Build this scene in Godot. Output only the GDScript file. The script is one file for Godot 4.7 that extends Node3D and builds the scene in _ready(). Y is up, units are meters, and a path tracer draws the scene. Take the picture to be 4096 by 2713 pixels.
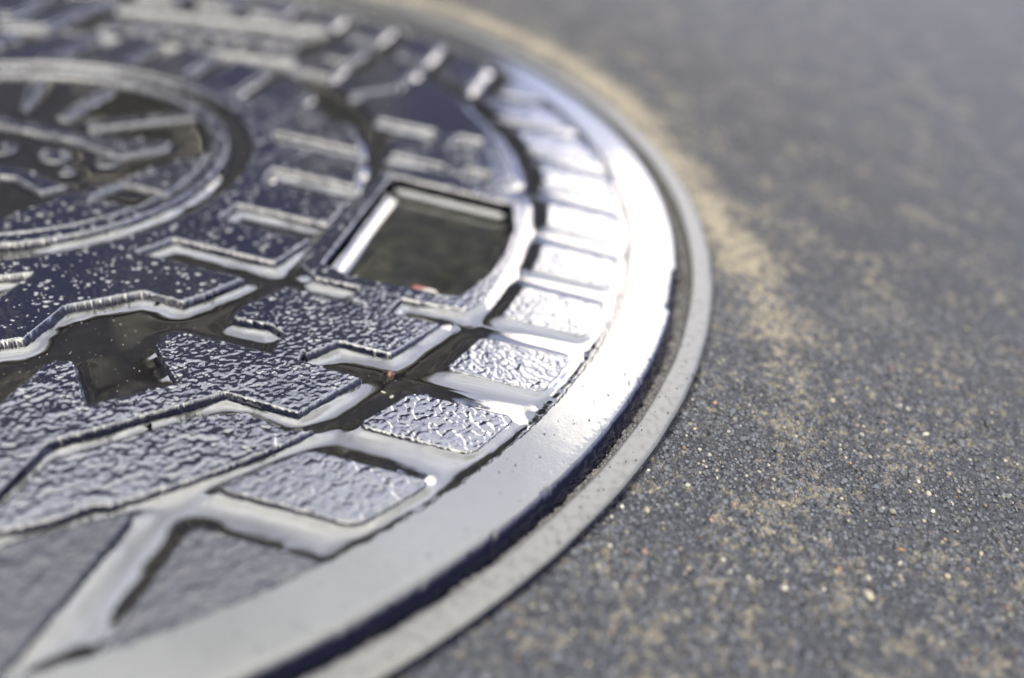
extends Node3D
# All lengths below are millimetres in the plane of the cover (u, v), turned by 8 degrees into x, z; MM makes metres.
const MM := 0.001
const CA := 0.990268
const SA := 0.139173

var rng := RandomNumberGenerator.new()
var n_lump := FastNoiseLite.new()
var n_fine := FastNoiseLite.new()
var n_edge := FastNoiseLite.new()
var n_slow := FastNoiseLite.new()
var n_cell := FastNoiseLite.new()

# the distance field that the water looks up
const WU0 := -297.0
const WV0 := -300.0
const WS := 0.9
const WNX := 664
const WNY := 640
var field := PackedFloat32Array()

var M := {}
var cover: Node3D


func _ready() -> void:
	# ---------------------------------------------------------------- camera, sky, sun, exposure
	var cam := Camera3D.new()
	cam.name = "camera"
	add_child(cam)
	cam.transform = Transform3D(Basis(Vector3.RIGHT, -0.62535463) * Basis(Vector3.BACK, 0.15456283), Vector3(0.24444969, 0.18737733, 0.35438067))
	var lens := CameraAttributesPhysical.new()
	lens.frustum_focal_length = 30.0
	lens.frustum_focus_distance = 0.2855
	lens.frustum_near = 0.02
	lens.frustum_far = 200.0
	lens.exposure_aperture = 2.7
	cam.attributes = lens
	cam.current = true

	var env := Environment.new()
	env.background_mode = Environment.BG_SKY
	env.tonemap_mode = Environment.TONE_MAPPER_LINEAR
	env.tonemap_exposure = 0.84
	env.sdfgi_enabled = true
	env.ssao_enabled = true
	env.ssil_enabled = true
	var sky := Sky.new()
	sky.sky_material = make_sky()
	env.sky = sky
	var we := WorldEnvironment.new()
	we.name = "world_environment"
	we.environment = env
	add_child(we)

	var sun := DirectionalLight3D.new()
	sun.name = "veiled_sun"
	sun.light_color = Color(1.0, 0.95, 0.86)
	sun.light_energy = 0.22
	sun.light_angular_distance = 20.0
	sun.shadow_enabled = true
	add_child(sun)
	sun.look_at_from_position(Vector3.ZERO, -sun_dir(), Vector3.UP)

	# ---------------------------------------------------------------- materials and noises
	rng.seed = 7
	set_noises()
	make_materials()

	# ---------------------------------------------------------------- structure
	make_asphalt()
	make_house()
	field.resize(WNX * WNY)
	field.fill(40.0)
	cover = thing("manhole_cover", "wet dark cast iron manhole cover with raised rectangular blocks", "manhole cover")
	make_rim()
	make_blocks()
	make_pocket()
	make_plate()
	make_frame()
	make_water()

	# ---------------------------------------------------------------- small things
	make_grit()
	make_droplets()
	make_specks()
	make_pebbles()


func sun_dir() -> Vector3:
	var az := deg_to_rad(10.0)
	var el := deg_to_rad(32.0)
	return Vector3(sin(az) * cos(el), sin(el), -cos(az) * cos(el))


func make_sky() -> PanoramaSkyMaterial:
	var cl := FastNoiseLite.new()
	cl.seed = 3
	cl.frequency = 1.3
	cl.fractal_octaves = 4
	var w := 512
	var h := 256
	var im := Image.create(w, h, false, Image.FORMAT_RGBF)
	var s := sun_dir()
	for y in h:
		var el := (0.5 - (y + 0.5) / h) * PI
		for x in w:
			var az := ((x + 0.5) / w - 0.5) * TAU
			var d := Vector3(sin(az) * cos(el), sin(el), -cos(az) * cos(el))
			var up := maxf(d.y, 0.0)
			var k := 0.35 + 6.6 * pow(up, 1.3)
			k *= 1.0 + 0.75 * cl.get_noise_3d(d.x * 1.5, up * 3.2, d.z * 1.5)
			var ang := acos(clampf(d.dot(s), -1.0, 1.0))
			var halo := 10.0 * exp(-pow(ang / 0.44, 2.0)) + 1.0 * exp(-ang / 0.6)
			var away := smoothstep(0.7, 1.9, ang) * (1.0 - up)      # bluer low down, away from the sun
			var c := Vector3(1.0, 0.98, 0.915).lerp(Vector3(0.66, 0.80, 1.45), away) * k + Vector3(1.0, 0.94, 0.82) * halo * (1.0 + 0.45 * cl.get_noise_3d(d.x * 3.0, d.y * 3.0 + 9.0, d.z * 3.0))
			if d.y < 0.0:
				c = c.lerp(Vector3(0.12, 0.12, 0.13), clampf(-d.y * 12.0, 0.0, 1.0))
			im.set_pixel(x, y, Color(c.x, c.y, c.z))
	var m := PanoramaSkyMaterial.new()
	m.panorama = ImageTexture.create_from_image(im)
	return m


# -------------------------------------------------------------------- helpers
func set_noises() -> void:
	n_lump.seed = 11
	n_lump.noise_type = FastNoiseLite.TYPE_SIMPLEX_SMOOTH
	n_lump.frequency = 0.12
	n_lump.fractal_octaves = 2
	n_lump.domain_warp_enabled = true
	n_lump.domain_warp_amplitude = 3.0
	n_lump.domain_warp_frequency = 0.12
	n_fine.seed = 12
	n_fine.frequency = 0.9
	n_fine.fractal_octaves = 2
	n_edge.seed = 13
	n_edge.frequency = 0.33
	n_edge.fractal_octaves = 3
	n_slow.seed = 14
	n_slow.frequency = 0.045
	n_slow.fractal_octaves = 3
	n_cell.seed = 15
	n_cell.noise_type = FastNoiseLite.TYPE_CELLULAR
	n_cell.cellular_return_type = FastNoiseLite.RETURN_DISTANCE
	n_cell.frequency = 0.3
	n_cell.fractal_type = FastNoiseLite.FRACTAL_NONE


func noise_tex(seed_: int, freq: float, oct: int, size: int, cellular := false, ramp: Gradient = null) -> NoiseTexture2D:
	var n := FastNoiseLite.new()
	n.seed = seed_
	n.frequency = freq
	n.fractal_octaves = oct
	if cellular:
		n.noise_type = FastNoiseLite.TYPE_CELLULAR
		n.cellular_return_type = FastNoiseLite.RETURN_DISTANCE
		n.domain_warp_enabled = true
		n.domain_warp_amplitude = 8.0
		n.domain_warp_frequency = 0.06
	var t := NoiseTexture2D.new()
	t.width = size
	t.height = size
	t.seamless = true
	t.seamless_blend_skirt = 0.15
	t.noise = n
	if ramp:
		t.color_ramp = ramp
	return t


# flaky binder: plates parted by thin dark crevices
func crack_tex() -> NoiseTexture2D:
	var t := noise_tex(32, 0.028, 4, 1024)
	var n := t.noise as FastNoiseLite
	n.fractal_type = FastNoiseLite.FRACTAL_RIDGED
	n.domain_warp_enabled = true
	n.domain_warp_amplitude = 14.0
	n.domain_warp_frequency = 0.03
	t.invert = true
	return t


func ramp(a: Array) -> Gradient:
	var g := Gradient.new()
	var offs := PackedFloat32Array()
	var cols := PackedColorArray()
	for e in a:
		offs.append(e[0])
		cols.append(e[1])
	g.offsets = offs
	g.colors = cols
	return g


func grey(v: float) -> Color:
	return Color(v, v, v)


func lin(r: float, g: float, b: float) -> Color:
	return Color(r, g, b).linear_to_srgb()


func triplanar(m: StandardMaterial3D, mm: float) -> void:
	m.uv1_triplanar = true
	m.uv1_world_triplanar = true
	m.uv1_scale = Vector3.ONE * (1000.0 / mm)


func make_materials() -> void:
	var iron := StandardMaterial3D.new()          # wet cast iron
	iron.albedo_color = lin(0.0028, 0.0036, 0.0115)
	iron.metallic = 0.0
	iron.metallic_specular = 0.7
	iron.roughness = 0.11
	iron.roughness_texture = noise_tex(22, 0.03, 4, 512, false, ramp([[0.0, grey(0.45)], [0.5, grey(0.75)], [1.0, grey(1.0)]]))
	iron.heightmap_enabled = true
	iron.heightmap_texture = noise_tex(23, 0.045, 4, 1024)
	iron.heightmap_scale = 0.002
	iron.clearcoat_enabled = true
	iron.clearcoat = 1.0
	iron.clearcoat_roughness = 0.03
	triplanar(iron, 70.0)
	M.iron = iron

	var rim := iron.duplicate() as StandardMaterial3D   # worn bright by wheels, under a film of water
	rim.albedo_color = lin(0.062, 0.063, 0.061)
	rim.metallic = 0.75
	rim.roughness = 0.3
	rim.heightmap_scale = 0.003
	rim.clearcoat_enabled = true
	rim.clearcoat = 1.0
	rim.clearcoat_roughness = 0.04
	M.rim = rim
	var dull := iron.duplicate() as StandardMaterial3D     # tops that have begun to dry
	dull.clearcoat_enabled = false
	dull.roughness = 0.36
	dull.metallic_specular = 0.6
	dull.heightmap_scale = 0.02
	dull.albedo_color = lin(0.012, 0.013, 0.020)
	M.dull = dull
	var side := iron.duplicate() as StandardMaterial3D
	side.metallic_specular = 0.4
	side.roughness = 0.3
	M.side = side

	var dry := StandardMaterial3D.new()            # the frame ring
	dry.albedo_color = lin(0.115, 0.115, 0.11)
	dry.metallic = 0.6
	dry.roughness = 0.42
	dry.albedo_texture = noise_tex(25, 0.02, 5, 1024, false, ramp([[0.2, grey(0.88)], [0.45, grey(0.97)], [0.75, grey(1.0)]]))
	dry.heightmap_enabled = true
	dry.heightmap_texture = noise_tex(26, 0.09, 4, 1024)
	dry.heightmap_scale = 0.003
	triplanar(dry, 90.0)
	M.ring = dry

	var mud := StandardMaterial3D.new()            # silt under the water
	mud.albedo_color = lin(0.0135, 0.0128, 0.0130)
	mud.roughness = 0.8
	mud.albedo_texture = noise_tex(27, 0.02, 5, 512, false, ramp([[0.2, grey(0.5)], [0.8, grey(1.0)]]))
	triplanar(mud, 80.0)
	M.mud = mud

	var moss := StandardMaterial3D.new()
	moss.albedo_color = Color.WHITE
	moss.roughness = 0.9
	moss.albedo_texture = noise_tex(28, 0.016, 5, 512, false, ramp([[0.15, lin(0.026, 0.030, 0.026)], [0.45, lin(0.042, 0.048, 0.039)], [0.62, lin(0.070, 0.078, 0.052)], [0.85, lin(0.10, 0.095, 0.072)]]))
	triplanar(moss, 130.0)
	M.moss = moss

	var water := StandardMaterial3D.new()
	water.refraction_enabled = true
	water.refraction_scale = 0.11
	water.albedo_color = Color(0.92, 0.9, 0.86, 0.0)
	water.roughness = 0.0
	M.water = water

	var asphalt := StandardMaterial3D.new()
	asphalt.vertex_color_use_as_albedo = true
	asphalt.roughness = 0.64
	asphalt.metallic_specular = 0.42
	asphalt.albedo_texture = noise_tex(31, 0.11, 3, 1024, false, ramp([[0.2, grey(0.55)], [0.5, grey(0.86)], [0.72, grey(1.0)]]))
	asphalt.heightmap_enabled = true
	asphalt.heightmap_texture = crack_tex()
	asphalt.heightmap_scale = 0.2
	triplanar(asphalt, 150.0)
	M.asphalt = asphalt

	var grain := StandardMaterial3D.new()
	grain.vertex_color_use_as_albedo = true
	grain.roughness = 0.7
	M.grain = grain
	M.grit_noise = noise_tex(51, 0.05, 4, 256)

	var render := StandardMaterial3D.new()
	render.albedo_color = lin(0.075, 0.08, 0.12)
	render.roughness = 0.9
	render.albedo_texture = noise_tex(41, 0.01, 5, 512, false, ramp([[0.2, grey(0.7)], [0.8, grey(1.0)]]))
	triplanar(render, 4000.0)
	M.render = render
	var pale := StandardMaterial3D.new()
	pale.albedo_color = lin(0.4, 0.38, 0.34)
	pale.roughness = 0.7
	M.pale = pale
	var slate := StandardMaterial3D.new()
	slate.albedo_color = lin(0.05, 0.045, 0.045)
	slate.roughness = 0.6
	M.slate = slate
	var glass := StandardMaterial3D.new()
	glass.albedo_color = lin(0.02, 0.022, 0.025)
	glass.roughness = 0.05
	M.glass = glass

	var drop := StandardMaterial3D.new()
	drop.albedo_color = lin(0.02, 0.022, 0.034)
	drop.roughness = 0.03
	drop.metallic_specular = 0.7
	drop.clearcoat_enabled = true
	drop.clearcoat = 1.0
	drop.clearcoat_roughness = 0.0
	M.drop = drop


func numbered(called: String, parent: Node) -> String:
	if not parent.has_node(called):
		return called
	var k := 1
	while parent.has_node("%s_%03d" % [called, k]):
		k += 1
	return "%s_%03d" % [called, k]


func thing(called: String, label: String, category: String, at := Vector3.ZERO, group := "") -> Node3D:
	var o := Node3D.new()
	o.name = numbered(called, self)
	add_child(o)
	o.position = at
	tag(o, label, category, group)
	return o


func tag(o: Node, label: String, category: String, group := "") -> void:
	o.set_meta("label", label)
	o.set_meta("category", category)
	if group:
		o.set_meta("group", group)


func put(called: String, mesh: Mesh, mat: Material, parent: Node = self) -> MeshInstance3D:
	var o := MeshInstance3D.new()
	o.name = numbered(called, parent)
	o.mesh = mesh
	o.material_override = mat
	parent.add_child(o, true)
	return o


func xz(u: float, v: float) -> Vector2:
	return Vector2(u * CA - v * SA, u * SA + v * CA)


func mesh_of(vs: PackedVector3Array, ns: PackedVector3Array, idx: PackedInt32Array, cs := PackedColorArray()) -> ArrayMesh:
	var a := []
	a.resize(Mesh.ARRAY_MAX)
	a[Mesh.ARRAY_VERTEX] = vs
	a[Mesh.ARRAY_NORMAL] = ns
	if cs.size():
		a[Mesh.ARRAY_COLOR] = cs
	a[Mesh.ARRAY_INDEX] = idx
	var m := ArrayMesh.new()
	m.add_surface_from_arrays(Mesh.PRIMITIVE_TRIANGLES, a)
	return m


# signed distance to a polygon, negative inside
func psdf(poly: PackedVector2Array, p: Vector2) -> float:
	var n := poly.size()
	var best := 1e12
	var inside := false
	var b := poly[n - 1]
	for i in n:
		var a := poly[i]
		var e := b - a
		var w := p - a
		var t := clampf(w.dot(e) / e.length_squared(), 0.0, 1.0)
		var q := (w - e * t).length_squared()
		if q < best:
			best = q
		if (a.y > p.y) != (b.y > p.y) and p.x < a.x + (b.x - a.x) * (p.y - a.y) / (b.y - a.y):
			inside = not inside
		b = a
	return -sqrt(best) if inside else sqrt(best)


# a part is [[polygon, r0, r1], ...] joined, less the polygons in cuts
func sdf(prims: Array, cuts: Array, p: Vector2) -> float:
	var r := p.length()
	var d := 1e6
	for k in prims:
		var ring: float = maxf(k[1] - r, r - k[2])
		var q := ring
		if k[0] != null:
			var side := psdf(k[0], p)
			q = minf(maxf(ring, side), 0.0) + Vector2(maxf(ring, 0.0), maxf(side, 0.0)).length()
		d = minf(d, q)
	for c in cuts:
		d = maxf(d, -psdf(c, p))
	return d


func rect(u0: float, u1: float, v0: float, v1: float) -> PackedVector2Array:
	return PackedVector2Array([Vector2(u0, v0), Vector2(u1, v0), Vector2(u1, v1), Vector2(u0, v1)])


func poly(a: Array) -> PackedVector2Array:
	var o := PackedVector2Array()
	for i in a.size() / 2:
		o.append(Vector2(a[2 * i], a[2 * i + 1]))
	return o


func bounds(prims: Array) -> Rect2:
	var out := Rect2()
	var first := true
	for k in prims:
		var b := Rect2(-k[2], -k[2], 2.0 * k[2], 2.0 * k[2])
		if k[0] != null:
			var pb := Rect2(k[0][0], Vector2.ZERO)
			for p in k[0]:
				pb = pb.expand(p)
			b = b.intersection(pb)
		out = b if first else out.merge(b)
		first = false
	return out


# height of the top of the iron, in mm
func top_height(u: float, v: float, lump: float) -> float:
	var n := n_lump.get_noise_2d(u, v)
	var vein := maxf(0.0, 1.0 - absf(n) * 4.2)
	var blob := n_edge.get_noise_2d(u * 1.2 + 31.0, v * 1.2)
	var veined := 0.55 * n + 0.45 * blob - 0.85 * vein * vein - 0.1
	var beaded := 0.08 * n + 1.7 * maxf(0.0, blob - 0.14) - 0.12 * vein * vein
	var k := clampf((v - 96.0 - 0.35 * (u - 160.0) + 30.0 * n_slow.get_noise_2d(u, v)) / 22.0, 0.0, 1.0)
	if u * u + v * v > 62000.0:
		k = 1.0
	return lump * lerpf(beaded, veined, k) + 0.015 * n_fine.get_noise_2d(u, v)


func raised(called: String, prims: Array, cuts := [], step := 0.6, lump := 0.22, high := 0.0, parent: Node = null, deep := 7.8, round_by := 0.0) -> MeshInstance3D:
	var b := bounds(prims).grow(2.4 + round_by)
	var nx := int(ceil(b.size.x / step)) + 1
	var ny := int(ceil(b.size.y / step)) + 1
	var ds := PackedFloat32Array()
	var ys := PackedFloat32Array()
	ds.resize(nx * ny)
	ys.resize(nx * ny)
	for j in ny:
		var v := b.position.y + j * step
		for i in nx:
			var u := b.position.x + i * step
			var d := sdf(prims, cuts, Vector2(u, v)) - round_by
			var at := j * nx + i
			if d < 4.0:
				d += 0.4 * n_edge.get_noise_2d(u, v) + 0.1 * n_fine.get_noise_2d(u * 1.5, v * 1.5)
			ds[at] = d
			if d > 3.5:
				ys[at] = high - deep
				continue
			var t := clampf((d + 0.4) / 1.25, 0.0, 1.0)
			var y := high - deep * t * (0.75 + 0.25 * t)
			if t < 1.0:
				y += top_height(u, v, lump) * (1.0 - t)
			ys[at] = y
	# write the distance into the field that the water uses
	var i0 := maxi(0, int((b.position.x - 8.0 - WU0) / WS))
	var i1 := mini(WNX - 1, int((b.end.x + 8.0 - WU0) / WS))
	var j0 := maxi(0, int((b.position.y - 8.0 - WV0) / WS))
	var j1 := mini(WNY - 1, int((b.end.y + 8.0 - WV0) / WS))
	for j in range(j0, j1 + 1):
		var v := WV0 + j * WS
		for i in range(i0, i1 + 1):
			var u := WU0 + i * WS
			var gi := (u - b.position.x) / step
			var gj := (v - b.position.y) / step
			var d: float
			if gi >= 0.0 and gj >= 0.0 and gi < nx - 1 and gj < ny - 1:
				d = sample(ds, nx, gi, gj)
			else:
				d = sdf(prims, cuts, Vector2(u, v)) - round_by
			if d < field[j * WNX + i]:
				field[j * WNX + i] = d
	var vs := PackedVector3Array()
	var ns := PackedVector3Array()
	var idx := PackedInt32Array()
	var id := PackedInt32Array()
	id.resize(nx * ny)
	id.fill(-1)
	for j in ny - 1:
		for i in nx - 1:
			var a := j * nx + i
			var q := [a, a + 1, a + nx, a + nx + 1]
			if minf(minf(ds[a], ds[a + 1]), minf(ds[a + nx], ds[a + nx + 1])) > 1.3:
				continue
			for k in q:
				if id[k] < 0:
					id[k] = vs.size()
					var kx: int = k % nx
					var ky: int = k / nx
					var p := xz(b.position.x + kx * step, b.position.y + ky * step)
					vs.append(Vector3(p.x, ys[k], p.y) * MM)
					var gx: float = (ys[k + (1 if kx < nx - 1 else 0)] - ys[k - (1 if kx > 0 else 0)]) / (2.0 * step)
					var gy: float = (ys[k + (nx if ky < ny - 1 else 0)] - ys[k - (nx if ky > 0 else 0)]) / (2.0 * step)
					var g := xz(gx, gy)
					ns.append(Vector3(-g.x, 1.0, -g.y).normalized())
			idx.append_array([id[a], id[a + 1], id[a + nx + 1], id[a], id[a + nx + 1], id[a + nx]])
	return put(called, mesh_of(vs, ns, idx), M.iron, parent if parent else cover)


func sample(a: PackedFloat32Array, nx: int, x: float, y: float) -> float:
	var i := int(x)
	var j := int(y)
	var fx := x - i
	var fy := y - j
	var k := j * nx + i
	return lerpf(lerpf(a[k], a[k + 1], fx), lerpf(a[k + nx], a[k + nx + 1], fx), fy)


# polar sheet about the centre: profile(r, theta) gives the height in mm
func polar(rs: PackedFloat32Array, ts: PackedFloat32Array, height: Callable, tint = null, closed := false) -> ArrayMesh:
	var nr := rs.size()
	var nt := ts.size()
	var vs := PackedVector3Array()
	var ns := PackedVector3Array()
	var cs := PackedColorArray()
	var idx := PackedInt32Array()
	vs.resize(nr * nt)
	ns.resize(nr * nt)
	if tint != null:
		cs.resize(nr * nt)
	for j in nt:
		var c := cos(ts[j])
		var s := sin(ts[j])
		for i in nr:
			var q: Vector2 = height.call(rs[i], ts[j], i)
			vs[j * nr + i] = Vector3(q.x * c, q.y, q.x * s) * MM
			if tint != null:
				cs[j * nr + i] = tint.call(q.x, ts[j], q.y)
	for j in nt:
		for i in nr:
			var j0 := j - 1 if j > 0 else (nt - 2 if closed else 0)
			var j1 := j + 1 if j < nt - 1 else (1 if closed else nt - 1)
			var e := vs[j * nr + mini(i + 1, nr - 1)] - vs[j * nr + maxi(i - 1, 0)]
			var f := vs[j1 * nr + i] - vs[j0 * nr + i]
			ns[j * nr + i] = f.cross(e).normalized()
	for j in nt - 1:
		for i in nr - 1:
			var a := j * nr + i
			idx.append_array([a, a + 1, a + nr + 1, a, a + nr + 1, a + nr])
	return mesh_of(vs, ns, idx, cs)


func angles(fine: float, coarse: float, from: float, to: float) -> PackedFloat32Array:
	var o := PackedFloat32Array()
	var a := from
	while a < to:
		o.append(deg_to_rad(a))
		a += fine
	while a < from + 360.0 - coarse * 0.5:
		o.append(deg_to_rad(a))
		a += coarse
	o.append(deg_to_rad(from + 360.0))
	return o


# -------------------------------------------------------------------- the cover
func make_rim() -> void:
	var rs := PackedFloat32Array()
	var r := 289.0
	while r < 308.6:
		rs.append(r)
		r += 0.45 if r < 294.0 else 0.8
	var edge := PackedFloat32Array([309.4, 310.4, 311.4, 312.0, 312.5, 312.9, 313.3, 313.9, 314.7, 315.5, 316.3, 317.1])
	rs.append_array(edge)
	var drop := [0.0, 0.02, 0.08, 0.2, 0.4, 0.75, 1.3, 2.2, 3.6, 5.2, 7.2, 10.0]
	var first := rs.size() - edge.size()
	var h := func(rr: float, t: float, i: int) -> Vector2:
		var x := rr * cos(t)
		var z := rr * sin(t)
		if i >= first:
			var inset := 0.0
			var deg := rad_to_deg(t)
			if deg > 4.4 and deg < 10.6:
				inset = 1.6
			var chip := 0.2 * n_edge.get_noise_2d(x * 0.5, z * 0.5) + 2.2 * maxf(0.0, n_edge.get_noise_2d(x * 0.5 + 60.0, z * 0.5) - 0.3)
			return Vector2(rr - (inset + chip) * (1.0 if i - first < 9 else 0.6), 0.15 - drop[i - first] + 0.05 * n_fine.get_noise_2d(x, z))
		var d := 291.5 - rr + 0.9 * n_edge.get_noise_2d(x * 0.55, z * 0.55) + 0.3 * n_fine.get_noise_2d(x, z)
		var k := clampf((d + 0.7) / 1.9, 0.0, 1.0)
		return Vector2(rr, 0.15 - 7.8 * k * k * (3.0 - 2.0 * k) + 0.03 * n_lump.get_noise_2d(x * 0.5, z * 0.5))
	var ring := angles(0.13, 1.0, -125.0, 75.0)
	put("rim", polar(rs.slice(0, first + 4), ring, h, null, true), M.rim, cover)
	var side := func(rr: float, t: float, i: int) -> Vector2: return h.call(rr, t, i + first + 3)
	put("rim_side", polar(rs.slice(first + 3), ring, side, null, true), M.side, cover)
	for j in WNY:
		var v := WV0 + j * WS
		for i in WNX:
			var u := WU0 + i * WS
			var p := xz(u, v)
			var d := 291.5 - p.length() + 0.9 * n_edge.get_noise_2d(p.x * 0.55, p.y * 0.55)
			if d < field[j * WNX + i]:
				field[j * WNX + i] = d


func make_blocks() -> void:
	# hub: the ring round the emblem moat with fingers pointing out
	var hub := [[null, 106.5, 119.0]]
	for v in [[62, 86], [23.5, 47.5], [-16.5, 10], [-58, -30], [-98, -69]]:
		hub.append([rect(90, 170, v[0], v[1]), 112.0, 160.5])
	for u in [[-79, -55], [-43, -19], [-7, 18], [31, 55], [67, 92], [-118, -94]]:
		hub.append([rect(u[0], u[1], -170, -80), 112.0, 158.0])
	for v in [[62, 86], [23.5, 47.5], [-16.5, 10], [-58, -30], [-98, -69]]:
		hub.append([rect(-170, -90, v[0], v[1]), 112.0, 160.5])
	for u in [[2, 27], [40, 65], [77, 101], [-36, -11], [-75, -50]]:
		hub.append([rect(u[0], u[1], 70, 170), 112.0, 160.5])
	hub.append([poly([100, 60, 119, 86, 99, 106, 77, 100]), 112.0, 150.0])
	hub.append([poly([92, -69, 100, -69, 112, -98, 108, -112, 92, -112, 67, -90]), 112.0, 150.0])
	raised("hub_plate", hub, [], 0.75, 0.12)

	# the row of blocks next to the rim
	var rows := [[140, 164.5], [102.5, 125.5], [62.5, 87], [21.5, 47.5], [-17, 8], [-58, -32.5], [-98.5, -75], [-140, -115], [-179, -154]]
	for k in rows.size():
		var far := k > 4
		raised("raised_block", [[rect(150, 300, rows[k][0] + 3.8, rows[k][1] - 3.8), 255.3, 282.6]], [], 0.75 if far else 0.42, 0.2, 0.0, null, 7.8, 3.8)
	for u in [[27, 52], [65, 90], [105, 131], [145, 171], [-12, 14], [-50, -25], [-90, -64], [-130, -104]]:
		raised("raised_block", [[rect(u[0] + 2.5, u[1] - 2.5, -300, -150), 254.0, 284.3]], [], 0.9, 0.2, 0.0, null, 7.8, 2.5)
	for u in [[150, 176], [111, 136]]:
		raised("raised_block", [[rect(u[0] + 4.0, u[1] - 4.0, 150, 300), 253.5, 287.0]], [], 0.6, 0.4, 0.0, null, 7.8, 4.0).material_override = M.dull
	raised("raised_block", [[rect(196, 300, 182, 300), 240.0, 292.5]], [], 0.6, 0.4, 0.0, null, 7.8, 4.0).material_override = M.dull
	raised("raised_block", [[rect(188, 300, -300, -194), 240.0, 292.0]], [], 0.9, 0.14)

	# the stepped plates between
	var s1 := poly([140, 112, 140, 105, 144, 101.3, 170, 101, 189, 101, 212, 102, 200, 127, 174, 126, 139, 164, 139, 195, 115, 195, 114.5, 135, 116, 131, 122, 129, 138, 146, 157, 127])
	var bridge := poly([176, 84, 187, 84, 189, 104, 178, 104])
	raised("stepped_plate", [[s1, 165.0, 237.0], [bridge, 165.0, 240.0]], [], 0.5, 0.26)
	var s2 := poly([156, 88, 155.5, 80, 164, 61, 191, 61, 212, 61, 228, 61, 217, 86.3, 197, 86.3, 189.5, 98, 178, 90, 170, 86.5])
	raised("stepped_plate", [[s2, 165.0, 237.0], [poly([190, 47, 209, 47, 207, 64, 190, 64]), 150.0, 240.0]], [], 0.5, 0.24)
	var m := poly([120, 205, 142, 188, 143, 170, 147, 165, 161, 150, 171, 138, 185, 131, 199, 134.5, 212, 130, 200, 144, 190, 157, 189, 165, 188, 171, 184, 176, 176, 178, 164, 181, 158, 189, 150, 198, 140, 210, 125, 215])
	raised("stepped_plate", [[m, 150.0, 246.0]], [], 0.55, 0.3, -0.35)
	var w := poly([137, -113, 171, -113, 176, -97, 152, -97, 159, -73, 188, -73, 191, -68, 216, -61, 226, -75, 217, -100, 201, -128, 181, -150, 168, -172, 142, -190, 133, -180, 133, -160, 117, -137])
	raised("stepped_plate", [[w, 165.0, 237.0]], [rect(185, 198, -114, -101), rect(200, 213, -76, -63)], 0.8, 0.14)
	raised("stepped_plate", [[poly([95, -155, 111, -139, 131, -163, 131, -215, 106, -215, 106, -175]), 170.0, 240.0]], [], 0.9, 0.14)
	raised("stepped_plate", [[rect(65, 90, -186, -160), 165.0, 240.0], [rect(70, 90, -238, -189), 165.0, 240.0]], [], 0.9, 0.14)

	for u in [[-112, -91], [-150, -126]]:
		raised("stepped_plate", [[rect(u[0], u[1], -222, -130), 172.0, 238.0]], [], 0.9, 0.14)

	# lettered strip at the far side: two bars and a line of studs
	raised("plaque_bar", [[poly([-80, -148, 60, -178, 62, -171, -78, -141]), 150.0, 300.0]], [], 0.9, 0.05)
	raised("plaque_bar", [[poly([-84, -211, 50, -246, 52, -238, -82, -203]), 150.0, 300.0]], [], 0.9, 0.05)
	for k in 9:
		var c := Vector2(-64.0 + k * 13.5, -176.0 - k * 3.6)
		raised("plaque_stud", [[rect(c.x - 4, c.x + 3, c.y - (10 if k % 3 else 6), c.y + (9 if k % 2 else 13)), 100.0, 300.0]], [], 0.9, 0.05, -0.8)

	# the side of the cover that lies outside the picture, in the same pattern
	for k in 6:
		var c := 84.0 - 39.2 * k
		raised("stepped_plate", [[rect(c - 12, c + 12, 80, 300), 176.0, 237.0]], [], 1.4, 0.14)
		raised("raised_block", [[rect(c - 12, c + 12, 80, 300), 251.5, 286.8]], [], 1.4, 0.14)
	for k in 8:
		var c := 113.0 - 39.2 * k
		raised("stepped_plate", [[rect(-300, -120, c - 12, c + 12), 176.0, 237.0]], [], 1.4, 0.14)
		raised("raised_block", [[rect(-300, -150, c - 12, c + 12), 251.5, 286.8]], [], 1.4, 0.14)

	# emblem in the middle: ring, rays and beads
	var em := Node3D.new()
	em.name = "emblem"
	cover.add_child(em)
	raised("emblem_ring", [[null, 87.5, 95.5]], [], 0.8, 0.12, 0.0, em)
	for a in [[12, -36, 18, -28, 56, -68, 50, -77], [-4, -34, 3, -33, 0, -79, -9, -79], [-26, -36, -19, -33, -36, -72, -44, -68]]:
		raised("emblem_ray", [[poly(a), 0.0, 86.0]], [], 0.8, 0.1, -0.5, em)
	raised("emblem_field", [[poly([-40, -20, -20, -20, 20, -23, 60, -34, 62, -27, 48, -8, 20, -14, -30, -12]), 0.0, 86.0]], [], 0.8, 0.16, -0.4, em)
	raised("emblem_field", [[poly([64, -2, 82, -36, 90, -30, 90, 20, 68, 62, 44, 76, 40, 66, 50, 32, 62, 12]), 0.0, 87.0]], [poly([66, 14, 84, 14, 80, 30, 60, 30])], 0.7, 0.18, -0.3, em)
	raised("emblem_field", [[poly([-30, 22, 24, 21, 46, 26, 40, 36, 22, 29, 6, 34, 6, 86, -30, 86]), 0.0, 87.0]], [], 0.7, 0.18, -0.4, em)
	for c in [[22, 2, 7], [45, -3, 5.5], [36, 13, 4], [-2, 6, 6.5]]:
		var pts := PackedVector2Array()
		for k in 14:
			pts.append(Vector2(c[0], c[1]) + Vector2.from_angle(TAU * k / 14.0) * c[2])
		raised("emblem_bead", [[pts, 0.0, 90.0]], [], 0.6, 0.05, -1.2, em)


var pocket_in := poly([169, -50, 229, -48, 236, -25, 237, 2, 234, 24, 228, 40, 215, 41.5, 183, 43, 171, 39])
var pocket_out := poly([163, 44, 160, 30, 160.5, 0, 163, -56, 169, -62, 191, -68, 222, -61, 234, -51, 240, -25, 241.5, 0, 241, 20, 239, 40, 234, 49, 219, 50.5, 209, 51, 193, 50, 172, 51])


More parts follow.
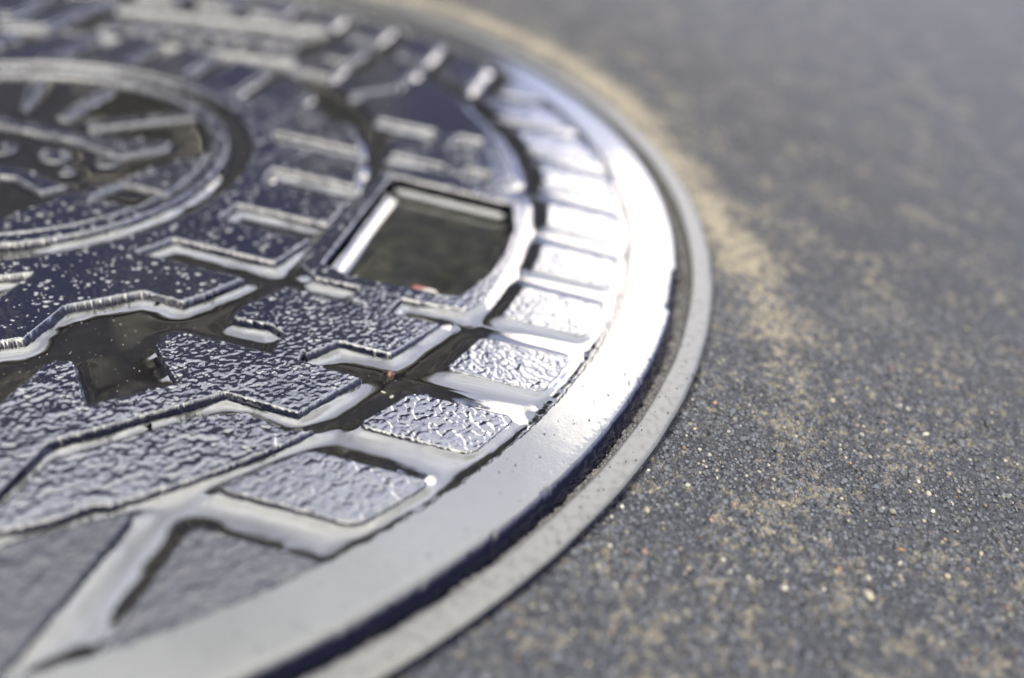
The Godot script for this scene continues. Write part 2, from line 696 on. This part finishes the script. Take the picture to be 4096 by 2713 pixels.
func make_pocket() -> void:
	var holder := Node3D.new()
	holder.name = "lifting_pocket"
	cover.add_child(holder)
	raised("pocket_frame", [[pocket_out, 150.0, 242.5]], [pocket_in], 0.6, 0.14, 0.0, holder)
	# walls
	var vs := PackedVector3Array()
	var ns := PackedVector3Array()
	var idx := PackedInt32Array()
	var c := Vector2(203, -4)
	var n := pocket_in.size()
	for i in n:
		var a := pocket_in[i]
		var b := pocket_in[(i + 1) % n]
		a -= (a - c).normalized() * 0.9
		b -= (b - c).normalized() * 0.9
		var e := (b - a).normalized()
		var nin := Vector2(-e.y, e.x)
		if nin.dot(c - a) < 0.0:
			nin = -nin
		var seg := 14
		var at := vs.size()
		var nw := xz(nin.x, nin.y)
		for k in seg + 1:
			var p := a.lerp(b, float(k) / seg)
			for l in 5:
				var y := -2.2 - 4.2 * l
				var q := p + nin * (0.3 * n_edge.get_noise_2d(p.x * 1.4 + y, p.y * 1.4 + 2.0 * y) + 0.28 * l)
				var w := xz(q.x, q.y)
				vs.append(Vector3(w.x, y, w.y) * MM)
				ns.append(Vector3(nw.x, 0.1, nw.y).normalized())
		for k in seg:
			for l in 4:
				var o := at + k * 5 + l
				idx.append_array([o, o + 1, o + 6, o, o + 6, o + 5])
	put("pocket_wall", mesh_of(vs, ns, idx), M.iron, holder)
	# floor of silt and moss
	put("pocket_floor", sheet(rect(165, 240, -54, 48), 1.0, func(u: float, v: float) -> float: return -13.0 + 0.9 * n_slow.get_noise_2d(u * 3.0, v * 3.0) + 0.4 * n_lump.get_noise_2d(u, v), func(_u: float, _v: float) -> bool: return true), M.moss, holder)


func sheet(area: PackedVector2Array, step: float, height: Callable, keep: Callable) -> ArrayMesh:
	var lo := area[0]
	var nx := int((area[2].x - lo.x) / step) + 1
	var ny := int((area[2].y - lo.y) / step) + 1
	var ys := PackedFloat32Array()
	var ok := PackedByteArray()
	ys.resize(nx * ny)
	ok.resize(nx * ny)
	for j in ny:
		for i in nx:
			var u := lo.x + i * step
			var v := lo.y + j * step
			ys[j * nx + i] = height.call(u, v)
			ok[j * nx + i] = 1 if keep.call(u, v) else 0
	var vs := PackedVector3Array()
	var ns := PackedVector3Array()
	var idx := PackedInt32Array()
	var id := PackedInt32Array()
	id.resize(nx * ny)
	id.fill(-1)
	for j in ny - 1:
		for i in nx - 1:
			var a := j * nx + i
			if ok[a] + ok[a + 1] + ok[a + nx] + ok[a + nx + 1] < 4:
				continue
			for k in [a, a + 1, a + nx, a + nx + 1]:
				if id[k] < 0:
					id[k] = vs.size()
					var kx: int = k % nx
					var ky: int = k / nx
					var p := xz(lo.x + kx * step, lo.y + ky * step)
					vs.append(Vector3(p.x, ys[k], p.y) * MM)
					var g := xz((ys[k + (1 if kx < nx - 1 else 0)] - ys[k - (1 if kx > 0 else 0)]) / (2.0 * step), (ys[k + (nx if ky < ny - 1 else 0)] - ys[k - (nx if ky > 0 else 0)]) / (2.0 * step))
					ns.append(Vector3(-g.x, 1.0, -g.y).normalized())
			idx.append_array([id[a], id[a + 1], id[a + nx + 1], id[a], id[a + nx + 1], id[a + nx]])
	return mesh_of(vs, ns, idx)


func make_plate() -> void:
	var h := func(u: float, v: float) -> float: return -7.3 + 0.35 * n_slow.get_noise_2d(u, v) + 0.08 * n_lump.get_noise_2d(u, v)
	var keep := func(u: float, v: float) -> bool: return Vector2(u, v).length() < 293.5 and psdf(pocket_in, Vector2(u, v)) > 0.4
	put("base_plate", sheet(rect(-295, 295, -295, 295), 2.0, h, keep), M.mud, cover)


func level(u: float, v: float) -> float:
	var near := lerpf(-1.0, -2.5, smoothstep(95.0, 185.0, v))
	if u * u + v * v < 7700.0:
		return -2.0
	return lerpf(-4.0, near, smoothstep(185.0, 252.0, Vector2(u, v).length() - 0.25 * absf(v)))


func make_water() -> void:
	var ys := PackedFloat32Array()
	ys.resize(WNX * WNY)
	for j in WNY:
		var v := WV0 + j * WS
		for i in WNX:
			var u := WU0 + i * WS
			var lv := level(u, v)
			var amp := minf(-lv - 0.3, lerpf(1.5, 0.95, smoothstep(40.0, 80.0, v)) + 0.8 * n_slow.get_noise_2d(u * 0.8 + 50.0, v * 0.8)) * (0.18 if u * u + v * v < 7600.0 else 1.0)
			var d := maxf(field[j * WNX + i] - 0.2, 0.0)
			ys[j * WNX + i] = lv + maxf(amp, 0.12) * exp(-d / 2.7)
	# the field is rugged at the block edges: surface tension smooths the sheet
	for pass_ in 2:
		var old := ys.duplicate()
		for j in range(1, WNY - 1):
			for i in range(1, WNX - 1):
				var k := j * WNX + i
				ys[k] = 0.4 * old[k] + 0.15 * (old[k - 1] + old[k + 1] + old[k - WNX] + old[k + WNX])
	var h := func(u: float, v: float) -> float:
		return ys[clampi(int(round((v - WV0) / WS)), 0, WNY - 1) * WNX + clampi(int(round((u - WU0) / WS)), 0, WNX - 1)]
	var keep := func(u: float, v: float) -> bool:
		var k := clampi(int(round((v - WV0) / WS)), 0, WNY - 1) * WNX + clampi(int(round((u - WU0) / WS)), 0, WNX - 1)
		return field[k] > -2.5 and Vector2(u, v).length() < 293.0 and psdf(pocket_in, Vector2(u, v)) > 0.5
	var o := put("water", sheet(rect(WU0, WU0 + (WNX - 1) * WS, WV0, WV0 + (WNY - 1) * WS), WS, h, keep), M.water)
	o.set_meta("kind", "structure")
	o.set_meta("label", "still rain water standing in the channels of the manhole cover")
	var h2 := func(u: float, v: float) -> float:
		return -8.0 + 2.4 * exp(-maxf(0.0, -psdf(pocket_in, Vector2(u, v)) - 0.8) / 2.7)
	var keep2 := func(u: float, v: float) -> bool: return psdf(pocket_in, Vector2(u, v)) < 0.0
	var o2 := put("water", sheet(rect(166, 239, -52, 46), 0.6, h2, keep2), M.water)
	o2.set_meta("kind", "structure")
	o2.set_meta("label", "murky water filling the square lifting pocket of the cover")


# -------------------------------------------------------------------- frame, grit, asphalt
func make_frame() -> void:
	var f := thing("manhole_surround", "plain pale grey iron ring set in the asphalt round the manhole cover", "iron ring")
	var rs := PackedFloat32Array([319.6, 319.62, 319.66, 319.7, 319.8, 320.0, 320.4, 321, 322, 323.5, 325, 326.5, 328, 328.5, 328.9, 329.3, 329.6, 329.8, 329.95, 330.1])
	var ys := [-14.0, -8.0, -4.0, -1.2, -0.5, -0.15, 0.05, 0.15, 0.2, 0.2, 0.2, 0.2, 0.15, 0.02, -0.25, -0.6, -1.2, -2.4, -5.0, -9.0]
	var h := func(rr: float, t: float, i: int) -> Vector2:
		var x := rr * cos(t)
		var z := rr * sin(t)
		return Vector2(rr + 0.22 * n_slow.get_noise_2d(x * 0.8, z * 0.8) + 0.06 * n_edge.get_noise_2d(x, z), ys[i] + 0.05 * n_edge.get_noise_2d(x * 0.6, z * 0.6))
	var ts := angles(0.14, 1.0, -125.0, 75.0)
	put("ring", polar(rs.slice(0, 16), ts, h, null, true), M.ring, f)
	var side := func(rr: float, t: float, i: int) -> Vector2: return h.call(rr, t, i + 15)
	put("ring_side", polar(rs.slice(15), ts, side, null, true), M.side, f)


func asphalt_height(r: float, t: float) -> float:
	var x := r * cos(t)
	var z := r * sin(t)
	var e := -2.9 - 0.9 * exp(-(r - 330.0) / 2.5) + 0.7 * n_slow.get_noise_2d(x * 0.7, z * 0.7)
	if r < 900.0:
		var c := n_cell.get_noise_2d(x * 1.5, z * 1.5)   # about -1 at a stone's middle
		e += 0.55 * n_edge.get_noise_2d(x, z) - 0.5 * (c + 0.6) - 1.3 * pow(1.0 - absf(n_lump.get_noise_2d(x * 1.3 + 700.0, z * 1.9)), 7.0) + 0.12 * n_fine.get_noise_2d(x, z)
	return e


func asphalt_tint(r: float, t: float, _y: float) -> Color:
	var x := r * cos(t)
	var z := r * sin(t)
	var deg := rad_to_deg(t)
	var mask := 0.75 * n_edge.get_noise_2d(x * 0.45 + 300.0, z * 0.45) + 0.35 * n_fine.get_noise_2d(x * 0.8 + 40.0, z * 0.8) + 0.45 * n_slow.get_noise_2d(x * 0.6 + 70.0, z * 0.6)
	var crest := 331.0
	if deg < -15.0:
		crest = lerpf(331.0, 368.0, clampf((-15.0 - deg) / 46.0, 0.0, 1.0))
	else:
		crest = lerpf(331.0, 366.0, clampf((deg + 15.0) / 36.0, 0.0, 1.0))
	var band := exp(-pow((r - crest) / (15.0 if r > crest else 12.0), 2.0)) * clampf((19.0 - deg) / 14.0, 0.12, 1.0)
	var wide := exp(-pow((r - crest - 20.0) / 60.0, 2.0))
	var m := smoothstep(0.02, 0.42, mask + 0.66 * band + 0.12 * wide - 0.17)
	var dark := Color(0.019, 0.021, 0.030).lerp(Color(0.046, 0.048, 0.060), 0.5 + 0.5 * n_edge.get_noise_2d(x * 1.4, z * 1.4 + 500.0))
	return dark.lerp(Color(0.175, 0.155, 0.118).lerp(Color(0.28, 0.242, 0.175), band), m * 0.85)


func make_asphalt() -> void:
	var rs := PackedFloat32Array()
	var r := 328.5
	var step := 0.55
	while r < 40000.0:
		rs.append(r)
		if r > 445.0:
			step *= 1.028
		r += step
	var ts := PackedFloat32Array()
	var a := -95.0
	while a < 75.0:
		ts.append(deg_to_rad(a))
		a += 0.08 if a > 8.0 and a < 38.0 else 0.16
	while a < 263.0:
		ts.append(deg_to_rad(a))
		a += 2.0
	ts.append(deg_to_rad(265.0))
	var h := func(rr: float, t: float, _i: int) -> Vector2: return Vector2(rr, asphalt_height(rr, t))
	var o := put("road", polar(rs, ts, h, asphalt_tint, true), M.asphalt)
	o.set_meta("kind", "structure")
	o.set_meta("label", "rough grey asphalt with beige sandy patches around the manhole")


func grain_mesh(seed_: int, rough := 0.25) -> ArrayMesh:
	var n := FastNoiseLite.new()
	n.seed = seed_
	n.frequency = 0.9
	var s := SphereMesh.new()
	s.radius = 1.0
	s.height = 2.0
	s.radial_segments = 10
	s.rings = 6
	var a := s.get_mesh_arrays()
	var vs: PackedVector3Array = a[Mesh.ARRAY_VERTEX]
	for i in vs.size():
		vs[i] = vs[i] * (1.0 + rough * n.get_noise_3dv(vs[i] * 1.2)) 
	a[Mesh.ARRAY_VERTEX] = vs
	a[Mesh.ARRAY_TANGENT] = null
	var st := SurfaceTool.new()
	var m := ArrayMesh.new()
	m.add_surface_from_arrays(Mesh.PRIMITIVE_TRIANGLES, a)
	st.create_from(m, 0)
	st.generate_normals()
	return st.commit()


func scatter(called: String, label: String, mesh: Mesh, mat: Material, places: Array, tints: Array, parent: Node = self) -> void:
	var mm := MultiMesh.new()
	mm.transform_format = MultiMesh.TRANSFORM_3D
	mm.use_colors = not tints.is_empty()
	mm.mesh = mesh
	mm.instance_count = places.size()
	for i in places.size():
		mm.set_instance_transform(i, places[i])
		if mm.use_colors:
			mm.set_instance_color(i, tints[i])
	var o := MultiMeshInstance3D.new()
	o.name = numbered(called, parent)
	o.multimesh = mm
	o.material_override = mat
	parent.add_child(o, true)
	o.set_meta("kind", "stuff")
	if parent == self:
		o.set_meta("label", label)


func stone_tint() -> Color:
	var k := rng.randf()
	if k < 0.945:
		return Color(0.040, 0.043, 0.052) * rng.randf_range(0.5, 1.5)
	if k < 0.982:
		return Color(0.14, 0.125, 0.10) * rng.randf_range(0.6, 1.3)
	if k < 0.989:
		return Color(0.11, 0.07, 0.055) * rng.randf_range(0.6, 1.2)
	return Color(0.15, 0.145, 0.125) * rng.randf_range(0.6, 1.3)


func spin() -> Basis:
	return Basis.from_euler(Vector3(rng.randf() * TAU, rng.randf() * TAU, rng.randf() * TAU))


func make_grit() -> void:
	# bed of the gap between cover and frame
	var rs := PackedFloat32Array()
	var r := 312.0
	while r < 320.6:
		rs.append(r)
		r += 0.4
	var h := func(rr: float, t: float, _i: int) -> Vector2:
		var x := rr * cos(t)
		var z := rr * sin(t)
		return Vector2(rr, -7.2 + 3.0 * smoothstep(316.0, 319.5, rr) + 0.9 * n_edge.get_noise_2d(x, z) + 1.2 * n_slow.get_noise_2d(x * 1.5, z * 1.5))
	var bed := put("grit", polar(rs, angles(0.16, 2.0, -125.0, 75.0), h, null, true), M.mud)
	bed.set_meta("kind", "stuff")
	bed.set_meta("label", "dark wet silt packed in the gap round the cover")
	var g := grain_mesh(5)
	var where := []
	var tints := []
	for i in 9000:
		var t := deg_to_rad(rng.randf_range(-80.0, 66.0))
		var q := 314.6 + 4.9 * pow(rng.randf(), 0.7)
		var p: Vector2 = h.call(q, t, 0)
		var s := rng.randf_range(0.28, 0.72) * (1.0 if rng.randf() < 0.95 else 1.4)
		where.append(Transform3D(spin().scaled(Vector3(s, s * 0.8, s * 1.1) * MM), Vector3(p.x * cos(t), p.y + 0.1, p.x * sin(t)) * MM))
		var k := rng.randf()
		tints.append(Color(0.062, 0.058, 0.058) * rng.randf_range(0.4, 1.9) if k < 0.97 else Color(0.12, 0.10, 0.08) * rng.randf_range(0.6, 1.2))
	scatter("grit", "sandy brown grains filling the gap between cover and frame", g, M.grain, where, tints)
	# grains bedded in the asphalt
	where = []
	tints = []
	for i in 26000:
		var t := deg_to_rad(rng.randf_range(-70.0, 46.0) if i % 3 == 0 else rng.randf_range(2.0, 44.0))
		var q := 331.0 + (rng.randf() * 150.0 if i % 3 else pow(rng.randf(), 1.6) * 500.0)
		var s := rng.randf_range(0.25, 0.75) if rng.randf() < 0.94 else rng.randf_range(0.75, 1.15)
		where.append(Transform3D(spin().scaled(Vector3(s, s * 0.7, s * 1.15) * MM), Vector3(q * cos(t), asphalt_height(q, t) - s * 0.1, q * sin(t)) * MM))
		tints.append(stone_tint())
	scatter("stone_grains", "fine mixed stone grains bedded in the asphalt", grain_mesh(6), M.grain, where, tints)


func make_droplets() -> void:
	var s := SphereMesh.new()
	s.radius = 1.0
	s.height = 2.0
	s.radial_segments = 12
	s.rings = 8
	var where := []
	for i in 9000:
		var u := rng.randf_range(-60.0, 235.0)
		var v := rng.randf_range(-110.0, 150.0)
		var k := clampi(int(round((v - WV0) / WS)), 0, WNY - 1) * WNX + clampi(int(round((u - WU0) / WS)), 0, WNX - 1)
		if field[k] > -0.7 or Vector2(u, v).length() > 245.0:
			continue
		if n_slow.get_noise_2d(u * 2.0 + 500.0, v * 2.0) < -0.12:
			continue
		var w := 0.28 + 0.65 * pow(rng.randf(), 2.5)
		var p := xz(u, v)
		where.append(Transform3D(Basis(Vector3.UP, rng.randf_range(-0.5, 0.5)).scaled_local(Vector3(w * rng.randf_range(1.0, 1.9), w * 0.55, w) * MM), Vector3(p.x, top_height(u, v, 0.14) + 0.02, p.y) * MM))
	scatter("water_droplets", "small rain drops scattered over the wet iron tops", s, M.drop, where, [])


func pebble(at: Vector2, y: float, size: Vector3, tint: Color, label: String, group := "", called := "pebble", category := "pebble", rough := 0.5) -> MeshInstance3D:
	var o := put(called, grain_mesh(rng.randi() % 1000, 0.32), stone(tint, rough))
	o.position = Vector3(at.x, y, at.y) * MM
	o.basis = Basis.from_euler(Vector3(rng.randf_range(-0.3, 0.3), rng.randf() * TAU, rng.randf_range(-0.3, 0.3))).scaled_local(size * 0.5 * MM)
	tag(o, label, category, group)
	return o


func stone(tint: Color, rough: float) -> StandardMaterial3D:
	var m := StandardMaterial3D.new()
	m.albedo_color = (tint * 0.5).linear_to_srgb()
	m.roughness = rough
	m.heightmap_enabled = true
	m.heightmap_texture = M.grit_noise
	m.heightmap_scale = 0.006
	triplanar(m, 12.0)
	return m


func on_road(at: Vector2) -> float:
	return asphalt_height(at.length(), at.angle())


func make_specks() -> void:
	# dark flecks of dirt lying on the rim and on the iron ring
	var g := grain_mesh(8, 0.5)
	var where := []
	for i in 260:
		var t := deg_to_rad(rng.randf_range(-40.0, 56.0))
		var q := rng.randf_range(294.0, 310.0) if i % 2 else rng.randf_range(320.5, 329.0)
		var w := rng.randf_range(0.12, 0.34)
		where.append(Transform3D(spin().scaled(Vector3(w, w * 0.7, w * 1.4) * MM), Vector3(q * cos(t), 0.28, q * sin(t)) * MM))
	scatter("dirt_specks", "tiny dark flecks of dirt on the rim and the iron ring", g, M.side, where, [])
	# pale dust afloat on the pools
	where = []
	var tints := []
	for i in 2600:
		var u := rng.randf_range(60.0, 290.0)
		var v := rng.randf_range(-60.0, 200.0)
		var k := clampi(int(round((v - WV0) / WS)), 0, WNY - 1) * WNX + clampi(int(round((u - WU0) / WS)), 0, WNX - 1)
		if field[k] < 2.5 or Vector2(u, v).length() > 289.0 or psdf(pocket_in, Vector2(u, v)) < 1.0:
			continue
		var w := rng.randf_range(0.07, 0.2)
		var p := xz(u, v)
		where.append(Transform3D(spin().scaled(Vector3(w, w, w * 1.3) * MM), Vector3(p.x, level(u, v) + 0.05, p.y) * MM))
		tints.append(Color(0.22, 0.19, 0.15) * rng.randf_range(0.4, 1.2))
	scatter("floating_dust", "fine pale dust afloat on the pools of the cover", g, M.grain, where, tints)


func make_pebbles() -> void:
	var cream := Color(0.36, 0.32, 0.23)
	var pale := Color(0.40, 0.37, 0.31)
	var white := Color(0.5, 0.48, 0.43)
	var pink := Color(0.36, 0.20, 0.15)
	var orange := Color(0.33, 0.15, 0.07)
	var amber := Color(0.26, 0.17, 0.08)
	var coal := Color(0.012, 0.013, 0.018)
	var slate := Color(0.05, 0.054, 0.065)
	var g := "loose pebbles on the asphalt"
	for e in [
		[286, 169, 1.9, 1.5, white, "white pebble touching the outer edge of the frame, beside a long beige chip"],
		[294, 168, 3.6, 1.6, cream, "long flat beige chip next to the white pebble at the frame edge"],
		[295, 151, 1.3, 1.1, white, "tiny white pebble right against the frame in the sharpest part of the picture"],
		[314, 169, 2.1, 1.3, pink, "pale pink pebble below the frame, right of the long beige chip"],
		[289, 195, 1.7, 1.5, orange, "round orange pebble in the blurred asphalt below the frame"],
		[261, 210, 2.2, 1.9, cream, "yellowish blurred pebble nearest the lower end of the frame"],
		[274, 187, 1.8, 1.5, pale, "pale pebble beside the frame, left one of a pair"],
		[282, 186, 1.3, 1.2, white, "small bright white pebble, right one of a pair near the frame"],
		[316, 184, 1.5, 1.2, white, "white pebble with no neighbour in the lower middle of the asphalt"],
		[358, 189, 3.6, 2.7, cream, "largest cream oval pebble in the lower right of the asphalt"],
		[333, 191, 2.3, 1.9, pale, "pale pebble casting a dark shade, left of the largest cream pebble"],
		[345, 189, 1.3, 1.1, white, "glinting white pebble halfway to the largest cream pebble"],
		[382, 190, 3.0, 1.6, pale, "long pale pebble with a reddish end near the lower right corner"],
		[385, 177, 2.2, 1.9, cream, "square cream pebble above the long pale one near the lower right corner"],
		[389, 150, 2.3, 1.5, white, "oval white pebble on the right, below a pair of cream stones"],
		[399, 166, 2.0, 1.3, cream, "cream pebble by itself close to the right edge"],
		[373, 169, 1.7, 1.4, orange, "light orange pebble with a thin straw coloured chip"],
		[351, 181, 1.7, 1.4, orange, "brick red pebble above the pale pebble with the dark shade"],
		[371, 175, 2.0, 1.1, pale, "slim pale grey pebble below the light orange one"],
		[390, 142, 2.0, 2.4, cream, "upright cream stone bedded in the asphalt on the right"],
		[388, 137, 1.8, 1.3, white, "white angular stone just above the upright cream stone"],
		[401, 130, 2.0, 1.6, amber, "amber brown pebble on the right beside a dark stone"],
		[406, 131, 2.3, 1.8, slate, "dark grey stone beside the amber pebble"],
		[399, 110, 2.6, 1.9, pale, "pale oval pebble left of the big black chip"],
		[391, 116, 2.2, 1.7, Color(0.2, 0.21, 0.2), "greyish green stone below the pale oval pebble"],
		[366, 132, 1.6, 1.0, orange, "flat orange chip in the sharp middle of the asphalt"],
		[426, 117, 2.2, 1.9, cream, "cream pebble at the right edge of the picture, under the big black chip"],
		[321, 111, 1.9, 1.7, pink, "pinkish grey pebble right of the frame, above the dark round one"],
		[327, 139, 2.2, 1.9, slate, "dark grey round pebble on beige sand right of the frame"],
		[331, 94, 2.6, 1.3, cream, "long cream pebble lying close to the frame on the right"],
		[318, 149, 1.7, 1.2, pale, "pale sliver of stone below the dark round pebble"],
	]:
		var p := Vector2(e[0], e[1])
		pebble(p, on_road(p) + 0.15, Vector3(e[2], minf(e[2], e[3]) * 0.75, e[3]), e[4], e[5], g)
	for e in [[426, 98, 4.2, 2.0, "big glossy black chip near the right edge of the asphalt"], [351, 112, 2.8, 1.3, "small black chip on the asphalt right of the frame"]]:
		var p := Vector2(e[0], e[1])
		pebble(p, on_road(p) + 0.6, Vector3(e[2], 1.5, e[3]), coal, e[4], "black chips on the asphalt", "black_chip", "chip", 0.25)
	pebble(Vector2(204.1, 124.0), level(219.0, 94.0) + 0.55, Vector3(3.0, 2.6, 2.7), Color(0.13, 0.05, 0.033), "wet reddish brown pebble standing in the pool between the blocks", "", "pebble", "pebble", 0.14)
	pebble(Vector2(203.8, 133.7), level(220.0, 104.0) + 0.1, Vector3(2.2, 0.5, 0.9), Color(0.3, 0.27, 0.22), "flat pale flake floating below the red pebble", "", "flake", "flake")
	pebble(Vector2(207.1, 136.0), level(224.0, 106.0) + 0.3, Vector3(1.9, 1.2, 1.4), Color(0.3, 0.29, 0.26), "crumpled grey crumb floating beside the pale flake", "", "crumb", "crumb")
	pebble(Vector2(237.3, 135.5), level(254.0, 101.0) + 0.35, Vector3(1.4, 0.6, 0.8), Color(0.5, 0.4, 0.22), "tiny straw coloured seed on the upper edge of a raised block", "", "seed", "seed")
	pebble(Vector2(311.9, 29.2), -1.4, Vector3(3.6, 4.4, 4.6), coal, "black lump of dirt stuck in the notch of the cover edge", "", "dirt_lump", "dirt", 0.5)
	var petal := pebble(xz(213.0, 40.0), -0.6, Vector3(9.0, 1.5, 3.4), Color(0.22, 0.07, 0.065), "red and white scrap lying wet on the near lip of the lifting pocket", "", "scrap", "scrap", 0.1)
	petal.rotation = Vector3(0, -0.15, 0)
	petal.basis = petal.basis.orthonormalized().scaled_local(Vector3(4.5, 0.8, 1.6) * MM)
	var tip := put("white_tip", grain_mesh(44, 0.3), stone(Color(0.4, 0.37, 0.34), 0.1), petal)
	tip.position = Vector3(0.75, 0.25, 0.3)
	tip.scale = Vector3(0.8, 0.9, 0.9)


func box(size: Vector3, at: Vector3) -> ArrayMesh:
	var b := BoxMesh.new()
	b.size = size
	var st := SurfaceTool.new()
	st.append_from(b, 0, Transform3D(Basis.IDENTITY, at))
	return st.commit()


# the house across the street, out of the frame: the pools mirror it
func make_house() -> void:
	var d := Vector3(sin(deg_to_rad(-36.0)), 0.0, -cos(deg_to_rad(-36.0)))
	var h := thing("town_house", "tall dark house across the street, mirrored in the still pools of the cover", "house", d * 12.0 + Vector3(0.15, -0.003, 0.1))
	h.basis = Basis.looking_at(-d, Vector3.UP)       # its front looks along -z
	var right := -6.6
	var wide := 22.0
	put("wall", box(Vector3(wide, 10.4, 8.0), Vector3(right + wide / 2.0, 5.2, 4.0)), M.render, h)
	var st := SurfaceTool.new()
	var p := PrismMesh.new()
	p.size = Vector3(8.8, 2.4, wide + 0.6)
	st.append_from(p, 0, Transform3D(Basis(Vector3.UP, PI / 2.0), Vector3(right + wide / 2.0, 10.38 + 1.2, 4.0)))
	put("annex_wall", box(Vector3(1.3, 8.9, 6.0), Vector3(right - 0.65, 4.45, 3.0)), M.render, h)
	put("annex_roof", box(Vector3(1.5, 0.3, 6.4), Vector3(right - 0.75, 9.05, 3.0)), M.slate, h)
	put("roof", st.commit(), M.slate, h)
	put("cornice", box(Vector3(wide + 0.3, 0.35, 0.4), Vector3(right + wide / 2.0, 10.1, -0.18)), M.pale, h)
	for f in 3:
		for k in 7:
			var c := Vector3(right + 1.7 + k * 3.1, 1.9 + f * 3.2, -0.03)
			var w := put("window", box(Vector3(1.35, 1.9, 0.14), c), M.pale, h)
			put("pane", box(Vector3(1.1, 1.65, 0.04), c + Vector3(0, 0, -0.08)), M.glass, w)
